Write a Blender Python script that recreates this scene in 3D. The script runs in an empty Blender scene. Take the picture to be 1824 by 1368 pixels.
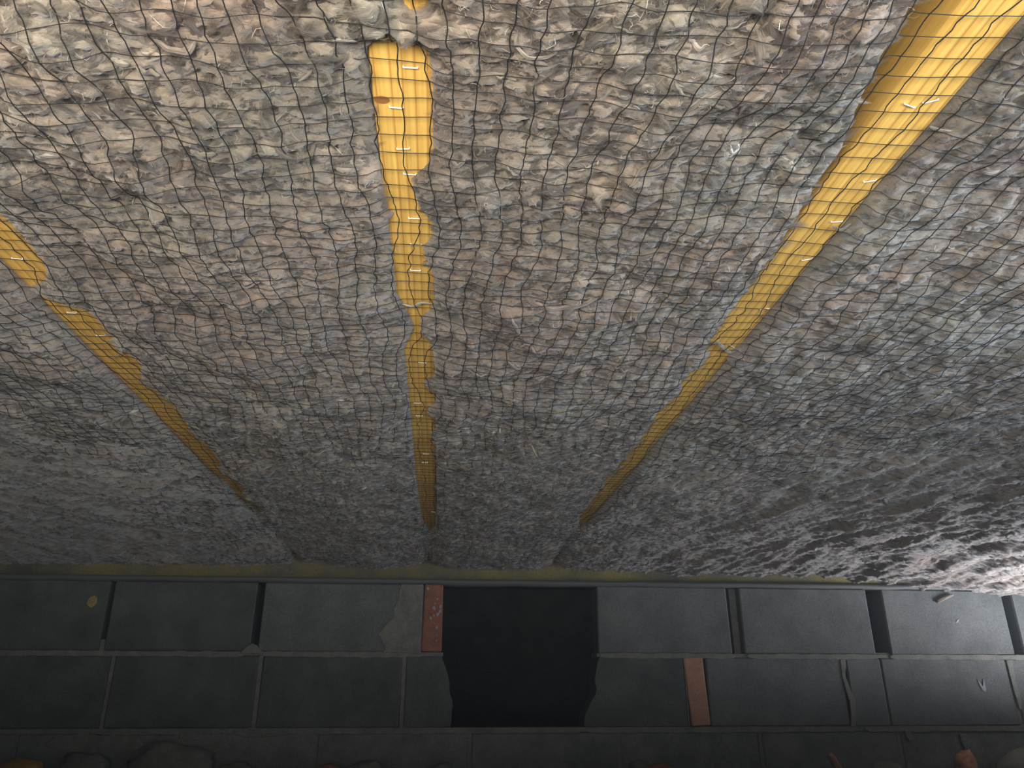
import bpy, bmesh, math, random
import numpy as np
from mathutils import Vector, Matrix
rng = np.random.default_rng(11)
random.seed(11)
SC = bpy.context.scene
COL = SC.collection

# ------------------------------------------------------------------ camera
cam_d = bpy.data.cameras.new('camera')
cam = bpy.data.objects.new('camera', cam_d); COL.objects.link(cam)
cam_d.sensor_width = 36.0
cam_d.lens = 36.0 * 1370.0 / 1824.0
cam_d.clip_start = 0.01
cam.location = (0, 0, 0.25)
cam.rotation_euler = (math.radians(90 + 22.1), 0, math.radians(-5.1))
SC.camera = cam

# ------------------------------------------------------------------ world, daylight, exposure
w = bpy.data.worlds.new('world'); SC.world = w; w.use_nodes = True
w.node_tree.nodes['Background'].inputs[0].default_value = (0.62, 0.78, 1.0, 1)
w.node_tree.nodes['Background'].inputs[1].default_value = 0.2
SC.view_settings.view_transform = 'Standard'
SC.view_settings.look = 'None'
SC.view_settings.gamma = 1.0
SC.view_settings.use_curve_mapping = False
SC.view_settings.exposure = 0.0
SC.cycles.max_bounces = 4; SC.cycles.diffuse_bounces = 2; SC.cycles.glossy_bounces = 2; SC.cycles.transmission_bounces = 3
SC.cycles.volume_bounces = 0; SC.cycles.transparent_max_bounces = 5
SC.cycles.use_adaptive_sampling = True; SC.cycles.adaptive_threshold = 0.07; SC.cycles.adaptive_min_samples = 16

def area(name, loc, target, size, size_y, power, color, spread=180):
    d = bpy.data.lights.new(name, 'AREA'); d.shape = 'RECTANGLE'
    d.size = size; d.size_y = size_y; d.energy = power; d.color = color; d.spread = math.radians(spread)
    o = bpy.data.objects.new(name, d); COL.objects.link(o)
    o.location = loc
    o.rotation_euler = (Vector(target) - Vector(loc)).to_track_quat('-Z', 'Y').to_euler()
    return o
# daylight through the vent and side hatch; both rear lamps are added
area('rear_up_lamp', (-0.28, -0.40, 0.15), (-0.26, -0.12, 0.68), 1.0, 0.34, 31, (1.0, 0.955, 0.87), 132)  # unseen lamp behind the camera, tilted up so the far end stays dim
area('rear_right_fill', (1.05, -0.40, 0.14), (0.90, -0.12, 0.68), 0.80, 0.32, 25, (0.70, 0.84, 1.0), 126)  # added unseen bluish lamp that brightens the near right fleece
area('vent_daylight', (2.19, 2.14, 0.22), (1.86, 2.16, 0.62), 0.50, 0.26, 13, (0.84, 0.88, 1.0), 110)
area('side_hatch_daylight', (2.19, 0.12, 0.20), (0.80, 0.35, 0.68), 0.90, 0.30, 5.5, (0.68, 0.83, 1.0), 70)

# ------------------------------------------------------------------ helpers
def tag(o, label=None, cat=None, group=None, kind=None):
    if label: o['label'] = label
    if cat: o['category'] = cat
    if group: o['group'] = group
    if kind: o['kind'] = kind
    return o
def link(name, me, mat=None, parent=None, smooth=False):
    o = bpy.data.objects.new(name, me); COL.objects.link(o)
    if mat is not None and not me.materials: me.materials.append(mat)
    if parent is not None: o.parent = parent
    if smooth: me.polygons.foreach_set('use_smooth', np.ones(len(me.polygons), dtype=bool))
    return o
def empty(name, loc=(0, 0, 0)):
    o = bpy.data.objects.new(name, None); COL.objects.link(o); o.location = loc
    o.empty_display_size = 0.05
    return o
def np_mesh(name, verts, faces):
    """verts (n,3), faces (m,k) arrays, one k"""
    me = bpy.data.meshes.new(name)
    v = np.ascontiguousarray(verts, dtype=np.float32); fc = np.ascontiguousarray(faces, dtype=np.int32)
    me.vertices.add(len(v)); me.vertices.foreach_set('co', v.ravel())
    k = fc.shape[1]
    me.loops.add(fc.size); me.loops.foreach_set('vertex_index', fc.ravel())
    me.polygons.add(len(fc))
    me.polygons.foreach_set('loop_start', np.arange(0, fc.size, k, dtype=np.int32))
    me.update(calc_edges=True); me.validate()
    return me
def attr(me, name, data, typ='FLOAT'):
    a = me.attributes.new(name, typ, 'POINT')
    a.data.foreach_set('value' if typ == 'FLOAT' else 'vector', np.ascontiguousarray(data, dtype=np.float32).ravel())
def bm_box(bm, x0, x1, y0, y1, z0, z1):
    vs = [bm.verts.new(p) for p in ((x0,y0,z0),(x1,y0,z0),(x1,y1,z0),(x0,y1,z0),(x0,y0,z1),(x1,y0,z1),(x1,y1,z1),(x0,y1,z1))]
    for q in ((0,3,2,1),(4,5,6,7),(0,1,5,4),(1,2,6,5),(2,3,7,6),(3,0,4,7)): bm.faces.new([vs[i] for i in q])
    return vs
def bm_done(bm, name):
    bmesh.ops.recalc_face_normals(bm, faces=bm.faces)
    me = bpy.data.meshes.new(name); bm.to_mesh(me); bm.free(); return me
def prism(bm, pts, y0, y1):
    """pts: (x,z) outline on the wall plane, extruded from y0 to y1"""
    a = [bm.verts.new((x, y0, z)) for x, z in pts]; b = [bm.verts.new((x, y1, z)) for x, z in pts]
    n = len(pts)
    bm.faces.new(a); bm.faces.new(b[::-1])
    for i in range(n): bm.faces.new((a[i], b[i], b[(i+1) % n], a[(i+1) % n]))

# gradient noise in numpy
def _h(ix, iy, seed):
    n = (ix.astype(np.int64) * 374761393 + iy.astype(np.int64) * 668265263 + seed * 974634777) & 0xffffffff
    n = ((n ^ (n >> 13)) * 1274126177) & 0xffffffff
    return (n ^ (n >> 16)) & 0xffffffff
def hash01(ix, iy, seed=0): return _h(ix, iy, seed) / 4294967295.0
def noise(x, y, seed=0):
    x0 = np.floor(x); y0 = np.floor(y); fx = x - x0; fy = y - y0
    u = fx*fx*fx*(fx*(fx*6-15)+10); v = fy*fy*fy*(fy*(fy*6-15)+10)
    def g(ix, iy, dx, dy):
        a = _h(ix, iy, seed) / 4294967295.0 * 2 * np.pi
        return np.cos(a)*dx + np.sin(a)*dy
    a = g(x0, y0, fx, fy); b = g(x0+1, y0, fx-1, fy); c = g(x0, y0+1, fx, fy-1); d = g(x0+1, y0+1, fx-1, fy-1)
    return (a + (b-a)*u + (c-a)*v + (a-b-c+d)*u*v) * 1.5
def fbm(x, y, s, seed=0, octv=3, gain=0.5):
    t = 0; a = 1.0
    for i in range(octv):
        t = t + a * noise(x/s, y/s, seed + 17*i); a *= gain; s *= 0.48
    return t
def sstep(a, b, t):
    t = np.clip((t - a) / (b - a), 0, 1); return t*t*(3-2*t)

# ------------------------------------------------------------------ materials
def new_mat(name):
    m = bpy.data.materials.new(name); m.use_nodes = True
    nt = m.node_tree; return m, nt, nt.nodes['Principled BSDF'], nt.nodes['Material Output']
def N(nt, typ, **kw):
    n = nt.nodes.new(typ)
    for k, v in kw.items():
        if k.startswith('i_'):
            n.inputs[k[2:].replace('_', ' ')].default_value = v
        else: setattr(n, k, v)
    return n
def ramp(nt, stops, interp='LINEAR'):
    r = nt.nodes.new('ShaderNodeValToRGB'); r.color_ramp.interpolation = interp
    el = r.color_ramp.elements
    while len(el) < len(stops): el.new(0.5)
    for e, (p, c) in zip(el, stops): e.position = p; e.color = (*c, 1)
    return r
def coords(nt, scale=(1, 1, 1), rot=(0, 0, 0)):
    tc = N(nt, 'ShaderNodeTexCoord'); mp = N(nt, 'ShaderNodeMapping')
    mp.inputs['Scale'].default_value = scale; mp.inputs['Rotation'].default_value = rot
    nt.links.new(tc.outputs['Object'], mp.inputs['Vector']); return mp
def bump(nt, bsdf, height, strength, dist):
    b = N(nt, 'ShaderNodeBump'); b.inputs['Strength'].default_value = strength; b.inputs['Distance'].default_value = dist
    nt.links.new(height, b.inputs['Height'])
    if bsdf is not None: nt.links.new(b.outputs['Normal'], bsdf.inputs['Normal'])
    return b

WOOL_STOPS = [(0.0, (0.072, 0.054, 0.040)), (0.35, (0.165, 0.130, 0.099)), (0.60, (0.248, 0.203, 0.160)), (0.80, (0.40, 0.345, 0.285)), (1.0, (0.68, 0.65, 0.59))]
def wool_mat(name, tuft):
    m, nt, b, out = new_mat(name)
    L = nt.links.new
    mp = coords(nt)
    big = N(nt, 'ShaderNodeTexNoise', i_Scale=13.0, i_Detail=4.0, i_Roughness=0.68)
    L(mp.outputs[0], big.inputs['Vector'])
    if tuft:
        at = N(nt, 'ShaderNodeAttribute', attribute_name='tint')
        fb = N(nt, 'ShaderNodeAttribute', attribute_name='fib')
        st = N(nt, 'ShaderNodeMapping'); st.inputs['Scale'].default_value = (60, 900, 1)
        L(fb.outputs['Vector'], st.inputs['Vector'])
        fn = N(nt, 'ShaderNodeTexNoise', i_Scale=1.0, i_Detail=2.0, i_Distortion=0.6)
        L(st.outputs[0], fn.inputs['Vector'])
        v = at.outputs['Fac']
    else:
        st = N(nt, 'ShaderNodeMapping'); st.inputs['Scale'].default_value = (70, 190, 90)
        L(mp.outputs[0], st.inputs['Vector'])
        fn = N(nt, 'ShaderNodeTexNoise', i_Scale=1.0, i_Detail=3.0, i_Roughness=0.65, i_Distortion=2.2)
        L(st.outputs[0], fn.inputs['Vector'])
        v = None
    # value = base + patches + fibre streaks
    m1 = N(nt, 'ShaderNodeMath', operation='MULTIPLY_ADD'); m1.inputs[1].default_value = 1.0
    L(big.outputs['Fac'], m1.inputs[0])
    if v is not None:
        L(v, m1.inputs[2])
    else: m1.inputs[2].default_value = 0.36
    pat = N(nt, 'ShaderNodeTexNoise', i_Scale=4.2, i_Detail=2.0, i_Roughness=0.6); L(mp.outputs[0], pat.inputs['Vector'])
    m0 = N(nt, 'ShaderNodeMath', operation='MULTIPLY_ADD'); m0.inputs[1].default_value = 0.60
    L(pat.outputs['Fac'], m0.inputs[0]); L(m1.outputs[0], m0.inputs[2])
    m2 = N(nt, 'ShaderNodeMath', operation='MULTIPLY_ADD'); m2.inputs[1].default_value = 0.60
    L(fn.outputs['Fac'], m2.inputs[0]); L(m0.outputs[0], m2.inputs[2])
    m3 = N(nt, 'ShaderNodeMath', operation='SUBTRACT'); m3.inputs[1].default_value = 1.14
    L(m2.outputs[0], m3.inputs[0])
    r = ramp(nt, WOOL_STOPS); L(m3.outputs[0], r.inputs['Fac'])
    # faint shift between pinkish brown and greenish grey fleece
    hue = N(nt, 'ShaderNodeTexNoise', i_Scale=6.0, i_Detail=1.0); L(mp.outputs[0], hue.inputs['Vector'])
    hr = ramp(nt, [(0.35, (1.06, 0.985, 0.95)), (0.65, (0.93, 1.0, 0.98))]); L(hue.outputs['Fac'], hr.inputs['Fac'])
    mx = N(nt, 'ShaderNodeMix', data_type='RGBA', blend_type='MULTIPLY'); mx.inputs['Factor'].default_value = 1.0
    L(r.outputs['Color'], mx.inputs[6]); L(hr.outputs['Color'], mx.inputs[7])
    L(mx.outputs[2], b.inputs['Base Color'])
    b.inputs['Roughness'].default_value = 0.75; b.inputs['Specular IOR Level'].default_value = 0.12
    b.inputs['Sheen Weight'].default_value = 0.35; b.inputs['Sheen Roughness'].default_value = 0.5
    bn = bump(nt, b, fn.outputs['Fac'], 0.35 if tuft else 0.5, 0.0008 if tuft else 0.003)
    tr = N(nt, 'ShaderNodeBsdfTranslucent'); L(mx.outputs[2], tr.inputs['Color'])
    ms = N(nt, 'ShaderNodeMixShader'); ms.inputs['Fac'].default_value = 0.22 if tuft else 0.0
    L(b.outputs[0], ms.inputs[1]); L(tr.outputs[0], ms.inputs[2])
    if not tuft: L(ms.outputs[0], out.inputs['Surface'])
    else:
        # locks fray out at their rims: fibres with gaps between them
        ca = N(nt, 'ShaderNodeAttribute', attribute_name='body')
        ma = N(nt, 'ShaderNodeMath', operation='MULTIPLY_ADD'); ma.inputs[1].default_value = 1.5; ma.inputs[2].default_value = -0.75
        L(fn.outputs['Fac'], ma.inputs[0])
        mb = N(nt, 'ShaderNodeMath', operation='ADD', use_clamp=True); L(ma.outputs[0], mb.inputs[0]); L(ca.outputs['Fac'], mb.inputs[1])
        tp = N(nt, 'ShaderNodeBsdfTransparent')
        mt = N(nt, 'ShaderNodeMixShader'); L(mb.outputs[0], mt.inputs['Fac']); L(tp.outputs[0], mt.inputs[1]); L(ms.outputs[0], mt.inputs[2])
        L(mt.outputs[0], out.inputs['Surface'])
    return m
M_WOOL = wool_mat('wool_fleece', False)
M_TUFT = wool_mat('wool_locks', True)

def wood_mat(name, c0, c1, c2, knot=None):
    m, nt, b, out = new_mat(name); L = nt.links.new
    mp = coords(nt, (1, 0.035, 1))
    wob = N(nt, 'ShaderNodeTexNoise', i_Scale=22.0, i_Detail=2.0); L(mp.outputs[0], wob.inputs['Vector'])
    wv = N(nt, 'ShaderNodeTexWave', wave_type='BANDS', bands_direction='X', wave_profile='SAW')
    wv.inputs['Scale'].default_value = 34.0; wv.inputs['Distortion'].default_value = 5.5; wv.inputs['Detail'].default_value = 2.0; wv.inputs['Detail Scale'].default_value = 0.6
    L(mp.outputs[0], wv.inputs['Vector'])
    fine = N(nt, 'ShaderNodeTexNoise', i_Scale=420.0, i_Detail=2.0); L(mp.outputs[0], fine.inputs['Vector'])
    r = ramp(nt, [(0.0, c1), (0.72, c0), (0.95, c2), (1.0, c1)]); L(wv.outputs['Fac'], r.inputs['Fac'])
    fr = ramp(nt, [(0.3, (0.82, 0.80, 0.74)), (0.7, (1.08, 1.07, 1.03))]); L(fine.outputs['Fac'], fr.inputs['Fac'])
    mx = N(nt, 'ShaderNodeMix', data_type='RGBA', blend_type='MULTIPLY'); mx.inputs['Factor'].default_value = 0.8
    L(r.outputs['Color'], mx.inputs[6]); L(fr.outputs['Color'], mx.inputs[7])
    # broad stain variation along the length
    br = N(nt, 'ShaderNodeTexNoise', i_Scale=3.0, i_Detail=2.0)
    tc = N(nt, 'ShaderNodeTexCoord'); L(tc.outputs['Object'], br.inputs['Vector'])
    brr = ramp(nt, [(0.3, (0.86, 0.84, 0.78)), (0.7, (1.08, 1.08, 1.08))]); L(br.outputs['Fac'], brr.inputs['Fac'])
    mx2 = N(nt, 'ShaderNodeMix', data_type='RGBA', blend_type='MULTIPLY'); mx2.inputs['Factor'].default_value = 1.0
    L(mx.outputs[2], mx2.inputs[6]); L(brr.outputs['Color'], mx2.inputs[7])
    L(mx2.outputs[2], b.inputs['Base Color'])
    b.inputs['Roughness'].default_value = 0.62; b.inputs['Specular IOR Level'].default_value = 0.3
    bump(nt, b, wv.outputs['Fac'], 0.25, 0.0006)
    return m
M_JOIST = wood_mat('treated_timber', (0.66, 0.42, 0.110), (0.57, 0.335, 0.078), (0.40, 0.195, 0.04))
M_PLATE = None

def plain(name, col, rough=0.6, metal=0.0, spec=0.5):
    m, nt, b, out = new_mat(name)
    b.inputs['Base Color'].default_value = (*col, 1); b.inputs['Roughness'].default_value = rough
    b.inputs['Metallic'].default_value = metal; b.inputs['Specular IOR Level'].default_value = spec
    return m
def mineral(name, c0, c1, scale=14.0, speck=None, bs=0.6, bd=0.004, rough=0.9):
    m, nt, b, out = new_mat(name); L = nt.links.new
    tc = N(nt, 'ShaderNodeTexCoord'); geo = N(nt, 'ShaderNodeNewGeometry')
    n1 = N(nt, 'ShaderNodeTexNoise', i_Scale=scale, i_Detail=6.0, i_Roughness=0.65); L(geo.outputs['Position'], n1.inputs['Vector'])
    n2 = N(nt, 'ShaderNodeTexNoise', i_Scale=260.0, i_Detail=3.0, i_Roughness=0.7); L(geo.outputs['Position'], n2.inputs['Vector'])
    r = ramp(nt, [(0.33, c0), (0.68, c1)]); L(n1.outputs['Fac'], r.inputs['Fac'])
    col = r.outputs['Color']
    g = ramp(nt, [(0.3, (0.72, 0.72, 0.72)), (0.7, (1.25, 1.25, 1.25))]); L(n2.outputs['Fac'], g.inputs['Fac'])
    mx = N(nt, 'ShaderNodeMix', data_type='RGBA', blend_type='MULTIPLY'); mx.inputs['Factor'].default_value = 1.0
    L(col, mx.inputs[6]); L(g.outputs['Color'], mx.inputs[7]); col = mx.outputs[2]
    if speck:
        vo = N(nt, 'ShaderNodeTexVoronoi', i_Scale=62.0); L(geo.outputs['Position'], vo.inputs['Vector'])
        sr = ramp(nt, [(0.0, (1, 1, 1)), (0.09, (1, 1, 1)), (0.13, (0, 0, 0))]); L(vo.outputs['Distance'], sr.inputs['Fac'])
        gate = ramp(nt, [(0.80, (0, 0, 0)), (0.84, (1, 1, 1))]); L(vo.outputs['Color'], gate.inputs['Fac'])
        mm = N(nt, 'ShaderNodeMath', operation='MULTIPLY'); L(sr.outputs['Color'], mm.inputs[0]); L(gate.outputs['Color'], mm.inputs[1])
        m3 = N(nt, 'ShaderNodeMix', data_type='RGBA'); L(mm.outputs[0], m3.inputs['Factor']); L(col, m3.inputs[6]); m3.inputs[7].default_value = (*speck, 1)
        col = m3.outputs[2]
    L(col, b.inputs['Base Color'])
    b.inputs['Roughness'].default_value = rough; b.inputs['Specular IOR Level'].default_value = 0.25
    ad = N(nt, 'ShaderNodeMath', operation='MULTIPLY_ADD'); ad.inputs[1].default_value = 0.2
    L(n2.outputs['Fac'], ad.inputs[0]); L(n1.outputs['Fac'], ad.inputs[2])
    bump(nt, b, ad.outputs[0], bs, bd)
    return m
M_BLOCK = mineral('dense_concrete_block', (0.058, 0.063, 0.056), (0.102, 0.106, 0.095), 9.0, speck=(0.16, 0.16, 0.15))
M_BLOCK2 = mineral('pale_concrete_block', (0.094, 0.098, 0.092), (0.138, 0.141, 0.131), 9.0, speck=(0.18, 0.18, 0.17))
M_BLOCK3 = mineral('slurried_lifted_block', (0.10, 0.105, 0.092), (0.18, 0.185, 0.165), 12.0, speck=(0.25, 0.25, 0.23))  # slurry-pale, and lightened further to make up for dim light low down
M_MORTAR = mineral('mortar', (0.125, 0.124, 0.106), (0.195, 0.188, 0.158), 22.0)
M_BRICK = mineral('terracotta', (0.20, 0.078, 0.052), (0.30, 0.125, 0.082), 30.0)
M_BRICK2 = mineral('orange_terracotta', (0.32, 0.165, 0.105), (0.42, 0.225, 0.15), 30.0)
M_SOIL = mineral('dry_soil', (0.055, 0.045, 0.036), (0.10, 0.083, 0.068), 16.0, bs=1.0, bd=0.01)
M_DECK = mineral('chipboard', (0.30, 0.22, 0.12), (0.42, 0.32, 0.18), 60.0)
M_PLATE = mineral('weathered_plate', (0.085, 0.080, 0.062), (0.20, 0.165, 0.062), 5.0)
M_DPC = plain('grey_membrane', (0.085, 0.088, 0.078), 0.7)
M_NET = plain('black_netting', (0.012, 0.011, 0.010), 0.55, 0, 0.3)
M_STAPLE = plain('steel_wire', (0.80, 0.79, 0.77), 0.32, 0.35)
M_KNOT = plain('knot_wood', (0.27, 0.11, 0.03), 0.6)
M_OCHRE = mineral('ochre_dab', (0.26, 0.19, 0.075), (0.36, 0.28, 0.12), 60.0)
M_PALE = plain('pale_splash', (0.26, 0.27, 0.28), 0.9)
M_ORANGE = mineral('orange_lump', (0.30, 0.15, 0.022), (0.42, 0.23, 0.04), 25.0)

# ------------------------------------------------------------------ room shell
YW = 2.54                                   # face of the block wall
XL, XR, YB = -1.75, 2.15, -0.35             # side and rear walls
ZJ = 0.68                                   # underside of the joists
def struct(name, boxes, mat):
    bm = bmesh.new()
    for b_ in boxes: bm_box(bm, *b_)
    o = link(name, bm_done(bm, name), mat); o['kind'] = 'structure'; return o

# soil, rising a little to the foot of the block wall
gx = np.linspace(XL, XR, 90); gy = np.concatenate([np.linspace(YB, 1.9, 40), np.linspace(1.92, 4.3, 90)])
X, Y = np.meshgrid(gx, gy)
Z = 0.040 * sstep(1.7, 2.5, Y) + 0.010 * fbm(X, Y, 0.13, 3) * (0.3 + 0.7 * sstep(1.0, 0.2, np.abs(Y - 2.4))) - 0.005
nx_, ny_ = len(gx), len(gy)
idx = np.arange(nx_ * ny_).reshape(ny_, nx_)
quad = lambda i: np.stack([i[:-1, :-1], i[:-1, 1:], i[1:, 1:], i[1:, :-1]], -1).reshape(-1, 4)
floor = link('floor', np_mesh('floor', np.stack([X, Y, Z], -1).reshape(-1, 3), quad(idx)), M_SOIL, smooth=True)
floor['kind'] = 'structure'
ceiling = struct('ceiling', [(XL - .1, XR + .1, YB - .1, 4.4, 0.87, 0.89)], M_DECK)
wall_left = struct('wall_left', [(XL - .1, XL, YB, 4.4, -.05, .87)], M_BLOCK)
wall_right = struct('wall_right', [(XR, XR + .1, YB, -.34, -.05, .87), (XR, XR + .1, .60, 1.86, -.05, .87), (XR, XR + .1, 2.42, 4.4, -.05, .87),
                                   (XR, XR + .1, -.34, .60, -.05, .03), (XR, XR + .1, -.34, .60, .40, .87),
                                   (XR, XR + .1, 1.86, 2.42, -.05, .07), (XR, XR + .1, 1.86, 2.42, .38, .87)], M_BLOCK)
wall_rear = struct('wall_rear', [(XL, -.82, YB - .1, YB, -.05, .87), (.26, .62, YB - .1, YB, -.05, .87), (1.48, XR, YB - .1, YB, -.05, .87),
                                 (.62, 1.48, YB - .1, YB, -.05, .005), (.62, 1.48, YB - .1, YB, .38, .87),
                                 (-.82, .26, YB - .1, YB, -.05, .005), (-.82, .26, YB - .1, YB, .40, .87)], M_BLOCK)

# ---- far leaf seen through the hole
bm = bmesh.new(); bm_box(bm, XL, XR, 4.204, 4.30, -.05, .87)
wall_far = link('wall_far', bm_done(bm, 'wall_far'), M_BLOCK); wall_far['kind'] = 'structure'
bm = bmesh.new(); bm_box(bm, -.22, .22, 0, .09, 0, .205); bmesh.ops.bevel(bm, geom=bm.edges[:], offset=.004, segments=1, affect='EDGES')
far_me = bm_done(bm, 'far_block'); far_me.materials.append(M_BLOCK)
for k in range(3):
    for i in range(-1, 5):
        o = link('concrete_block', far_me, None, wall_far); o.location = (i * .45 + (0.1 if k % 2 else -.12), 4.2, .163 + (k - 1) * .215 + .0)

# ---- block wall: mortar is the body, every block and brick a child
bm = bmesh.new()
YM = YW + .0035
def mort(x0, x1, z0, z1, y0=YM, y1=YW + .095): bm_box(bm, x0, x1, y0, y1, z0, z1)
mort(XL, .012, .3655, .3765); mort(.497, XR, .3655, .3765)
mort(XL, XR, .149, .1625)
for x in (-1.418, -.972, -.540, -.107, 1.870): mort(x - .006, x + .006, .1625, .3655)
mort(-1.4695, -1.4575, .3765, .584); mort(-1.022, -1.006, .3765, .41, YW + .012)
mort(.958, .980, .3765, .584, YW + .035); mort(1.423, 1.469, .3765, .382, YW + .01); mort(1.902, 1.931, .3765, .584, YW + .05)
mort(-.573, -.554, .3765, .382, YW + .01)
mort(.7755, .7795, .1625, .3655); mort(.842, .846, .1625, .3655, YW + .02)
for x in (-1.63, -1.2, -.755, -.355, .1, .555, 1.0, 1.45, 1.895): mort(x - .006, x + .006, -.05, .149, YM + .002)
wall_back = link('wall_back', bm_done(bm, 'wall_back'), M_MORTAR)
wall_back['kind'] = 'structure'

def rough_block(name, x0, x1, z0, z1, mat, dy=0.0, tilt=0.0, lean=0.0, depth=.098, parent=wall_back, bev=.004):
    w_, h_ = (x1 - x0) / 2, (z1 - z0) / 2
    bm = bmesh.new(); bm_box(bm, -w_, w_, 0, depth, -h_, h_)
    for v in bm.verts:
        v.co.x += random.uniform(-.0018, .0018); v.co.z += random.uniform(-.0014, .0014); v.co.y += random.uniform(-.001, .001)
    bmesh.ops.bevel(bm, geom=bm.edges[:], offset=bev, segments=1, affect='EDGES')
    o = link(name, bm_done(bm, name), mat, parent)
    o.location = ((x0 + x1) / 2, YW + dy, (z0 + z1) / 2); o.rotation_euler = (0, tilt, lean)
    return o
T0, T1 = .377, .583
top = [(-1.75, -1.47, 0), (-1.457, -1.022, .002), (-1.006, -.5765, -.001), (-.552, -.056, .0), (.503, .938, .0), (.981, 1.420, .001), (1.472, 1.901, .0), (1.932, 2.15, -.003)]
tops = [rough_block('concrete_block', a, b_, T0, T1, M_BLOCK2 if a > -.6 else M_BLOCK, dy) for a, b_, dy in top]
mid = [(-1.75, -1.425), (-1.411, -.979), (-.965, -.547), (-.533, -.114), (.847, 1.297), (1.311, 1.428), (1.4315, 1.863), (1.877, 2.15)]
mids = [rough_block('concrete_block', a, b_, .163, .365, M_BLOCK2 if .84 < a else M_BLOCK, random.uniform(-.001, .001)) for a, b_ in mid]
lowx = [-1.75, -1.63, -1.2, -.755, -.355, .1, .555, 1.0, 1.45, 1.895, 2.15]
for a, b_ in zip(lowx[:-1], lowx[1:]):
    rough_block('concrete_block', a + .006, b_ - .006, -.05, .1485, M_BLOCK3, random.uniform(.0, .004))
# the two blocks broken by the hole
def ragged(name, pts, mat):
    bm = bmesh.new(); prism(bm, pts, YW, YW + .098)
    bmesh.ops.bevel(bm, geom=bm.edges[:], offset=.002, segments=1, affect='EDGES')
    o = link(name, bm_done(bm, name), mat, wall_back); return o
bl = ragged('broken_block', [(-.100, .163), (.040, .163), (.043, .180), (.041, .205), (.046, .222), (.044, .240), (.034, .258), (.035, .285), (.028, .312), (.022, .330), (.012, .352), (.008, .366), (-.100, .365)], M_BLOCK)
bl['label'] = 'broken block with a ragged right edge beside the hole'
br_ = ragged('broken_block', [(.448, .163), (.773, .163), (.773, .364), (.505, .365), (.497, .350), (.494, .330), (.487, .305), (.486, .290), (.493, .275), (.491, .258), (.478, .245), (.468, .222), (.455, .205), (.449, .185)], M_BLOCK)
br_['label'] = 'broken block with a chipped lower left corner beside the hole'
b1 = rough_block('brick', -.0545, .006, T0 + .002, T1, M_BRICK, -.002, 0.008, bev=.003); b1['label'] = 'red brick set on end, flecked with white mortar'
b2 = rough_block('brick', .7805, .8405, .165, .366, M_BRICK2, -.002, -0.055, bev=.003); b2['label'] = 'plain orange brick set on end'
# white flecks on the red brick
for k in range(12):
    bm = bmesh.new()
    cx, cz = random.uniform(-.02, .024), random.uniform(-.085, .09)
    n = 7; r_ = random.uniform(.002, .006)
    pts = [(cx + r_ * random.uniform(.5, 1.2) * math.cos(2 * math.pi * i / n), cz + 1.3 * r_ * random.uniform(.5, 1.2) * math.sin(2 * math.pi * i / n)) for i in range(n)]
    prism(bm, pts[::-1], -.0022, .001)
    link('mortar_fleck', bm_done(bm, 'mortar_fleck'), M_PALE, b1)
# smears of mortar left on the blocks (thin, irregular, raised)
def smear(name, pts, mat, th=.003, parent=wall_back, y=YW):
    bm = bmesh.new(); prism(bm, pts, y - th, y + .002)
    bmesh.ops.bevel(bm, geom=[e for e in bm.edges if e.verts[0].co.y < y and e.verts[1].co.y < y], offset=.0022, segments=1, affect='EDGES')
    return link(name, bm_done(bm, name), mat, parent)
smear('mortar_smear', [(-.058, .372), (-.058, .582), (-.128, .582), (-.135, .560), (-.131, .535), (-.150, .505), (-.142, .480), (-.170, .455), (-.192, .430), (-.178, .405), (-.160, .392), (-.175, .376)], M_MORTAR, .0035)
smear('mortar_smear', [(-.60, .370), (-.60, .378), (-.585, .392), (-.572, .400), (-.556, .395), (-.545, .380), (-.53, .370)], M_MORTAR, .006)
smear('mortar_smear', [(1.293, .362), (1.312, .362), (1.309, .335), (1.300, .310), (1.312, .270), (1.322, .235), (1.318, .205), (1.312, .160), (1.294, .160), (1.303, .200), (1.306, .235), (1.298, .265), (1.292, .310)], M_MORTAR, .003)
smear('mortar_smear', [(1.862, .362), (1.884, .362), (1.880, .30), (1.884, .25), (1.878, .21), (1.870, .21), (1.866, .27)], M_MORTAR, .003)
def bed_smears(z, xs):
    for a, b_ in xs:
        n = max(8, int((b_ - a) / .012)); t_ = np.linspace(a, b_, n)
        lo = z - .0065 - .0045 * np.abs(noise(t_ / .05, t_ * 0 + z * 90, 66)) - .002 * np.abs(noise(t_ / .014, t_ * 0 + z * 50, 67))
        hi = z + .0065 + .0030 * noise(t_ / .04, t_ * 0 + z * 70, 68)
        lo[0] = lo[-1] = z - .004; hi[0] = hi[-1] = z + .004
        smear('bed_mortar', list(zip(t_.tolist(), lo.tolist())) + list(zip(t_[::-1].tolist(), hi[::-1].tolist())), M_MORTAR, .0010)
bed_smears(.370, [(-1.74, -.59), (-.545, -.05), (.505, .945), (.985, 1.43), (1.465, 2.14)])
bed_smears(.155, [(-1.0, -.62), (-.44, .44), (.45, 1.32), (1.34, 2.14)])
for x, z, s in ((1.48, .140, .02), (1.66, .128, .035)):
    smear('mortar_drip', [(x - .012, z + .012), (x - .009, z - s * .5), (x - .002, z - s), (x + .007, z - s * .8), (x + .012, z + .012)], M_MORTAR, .004)
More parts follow.
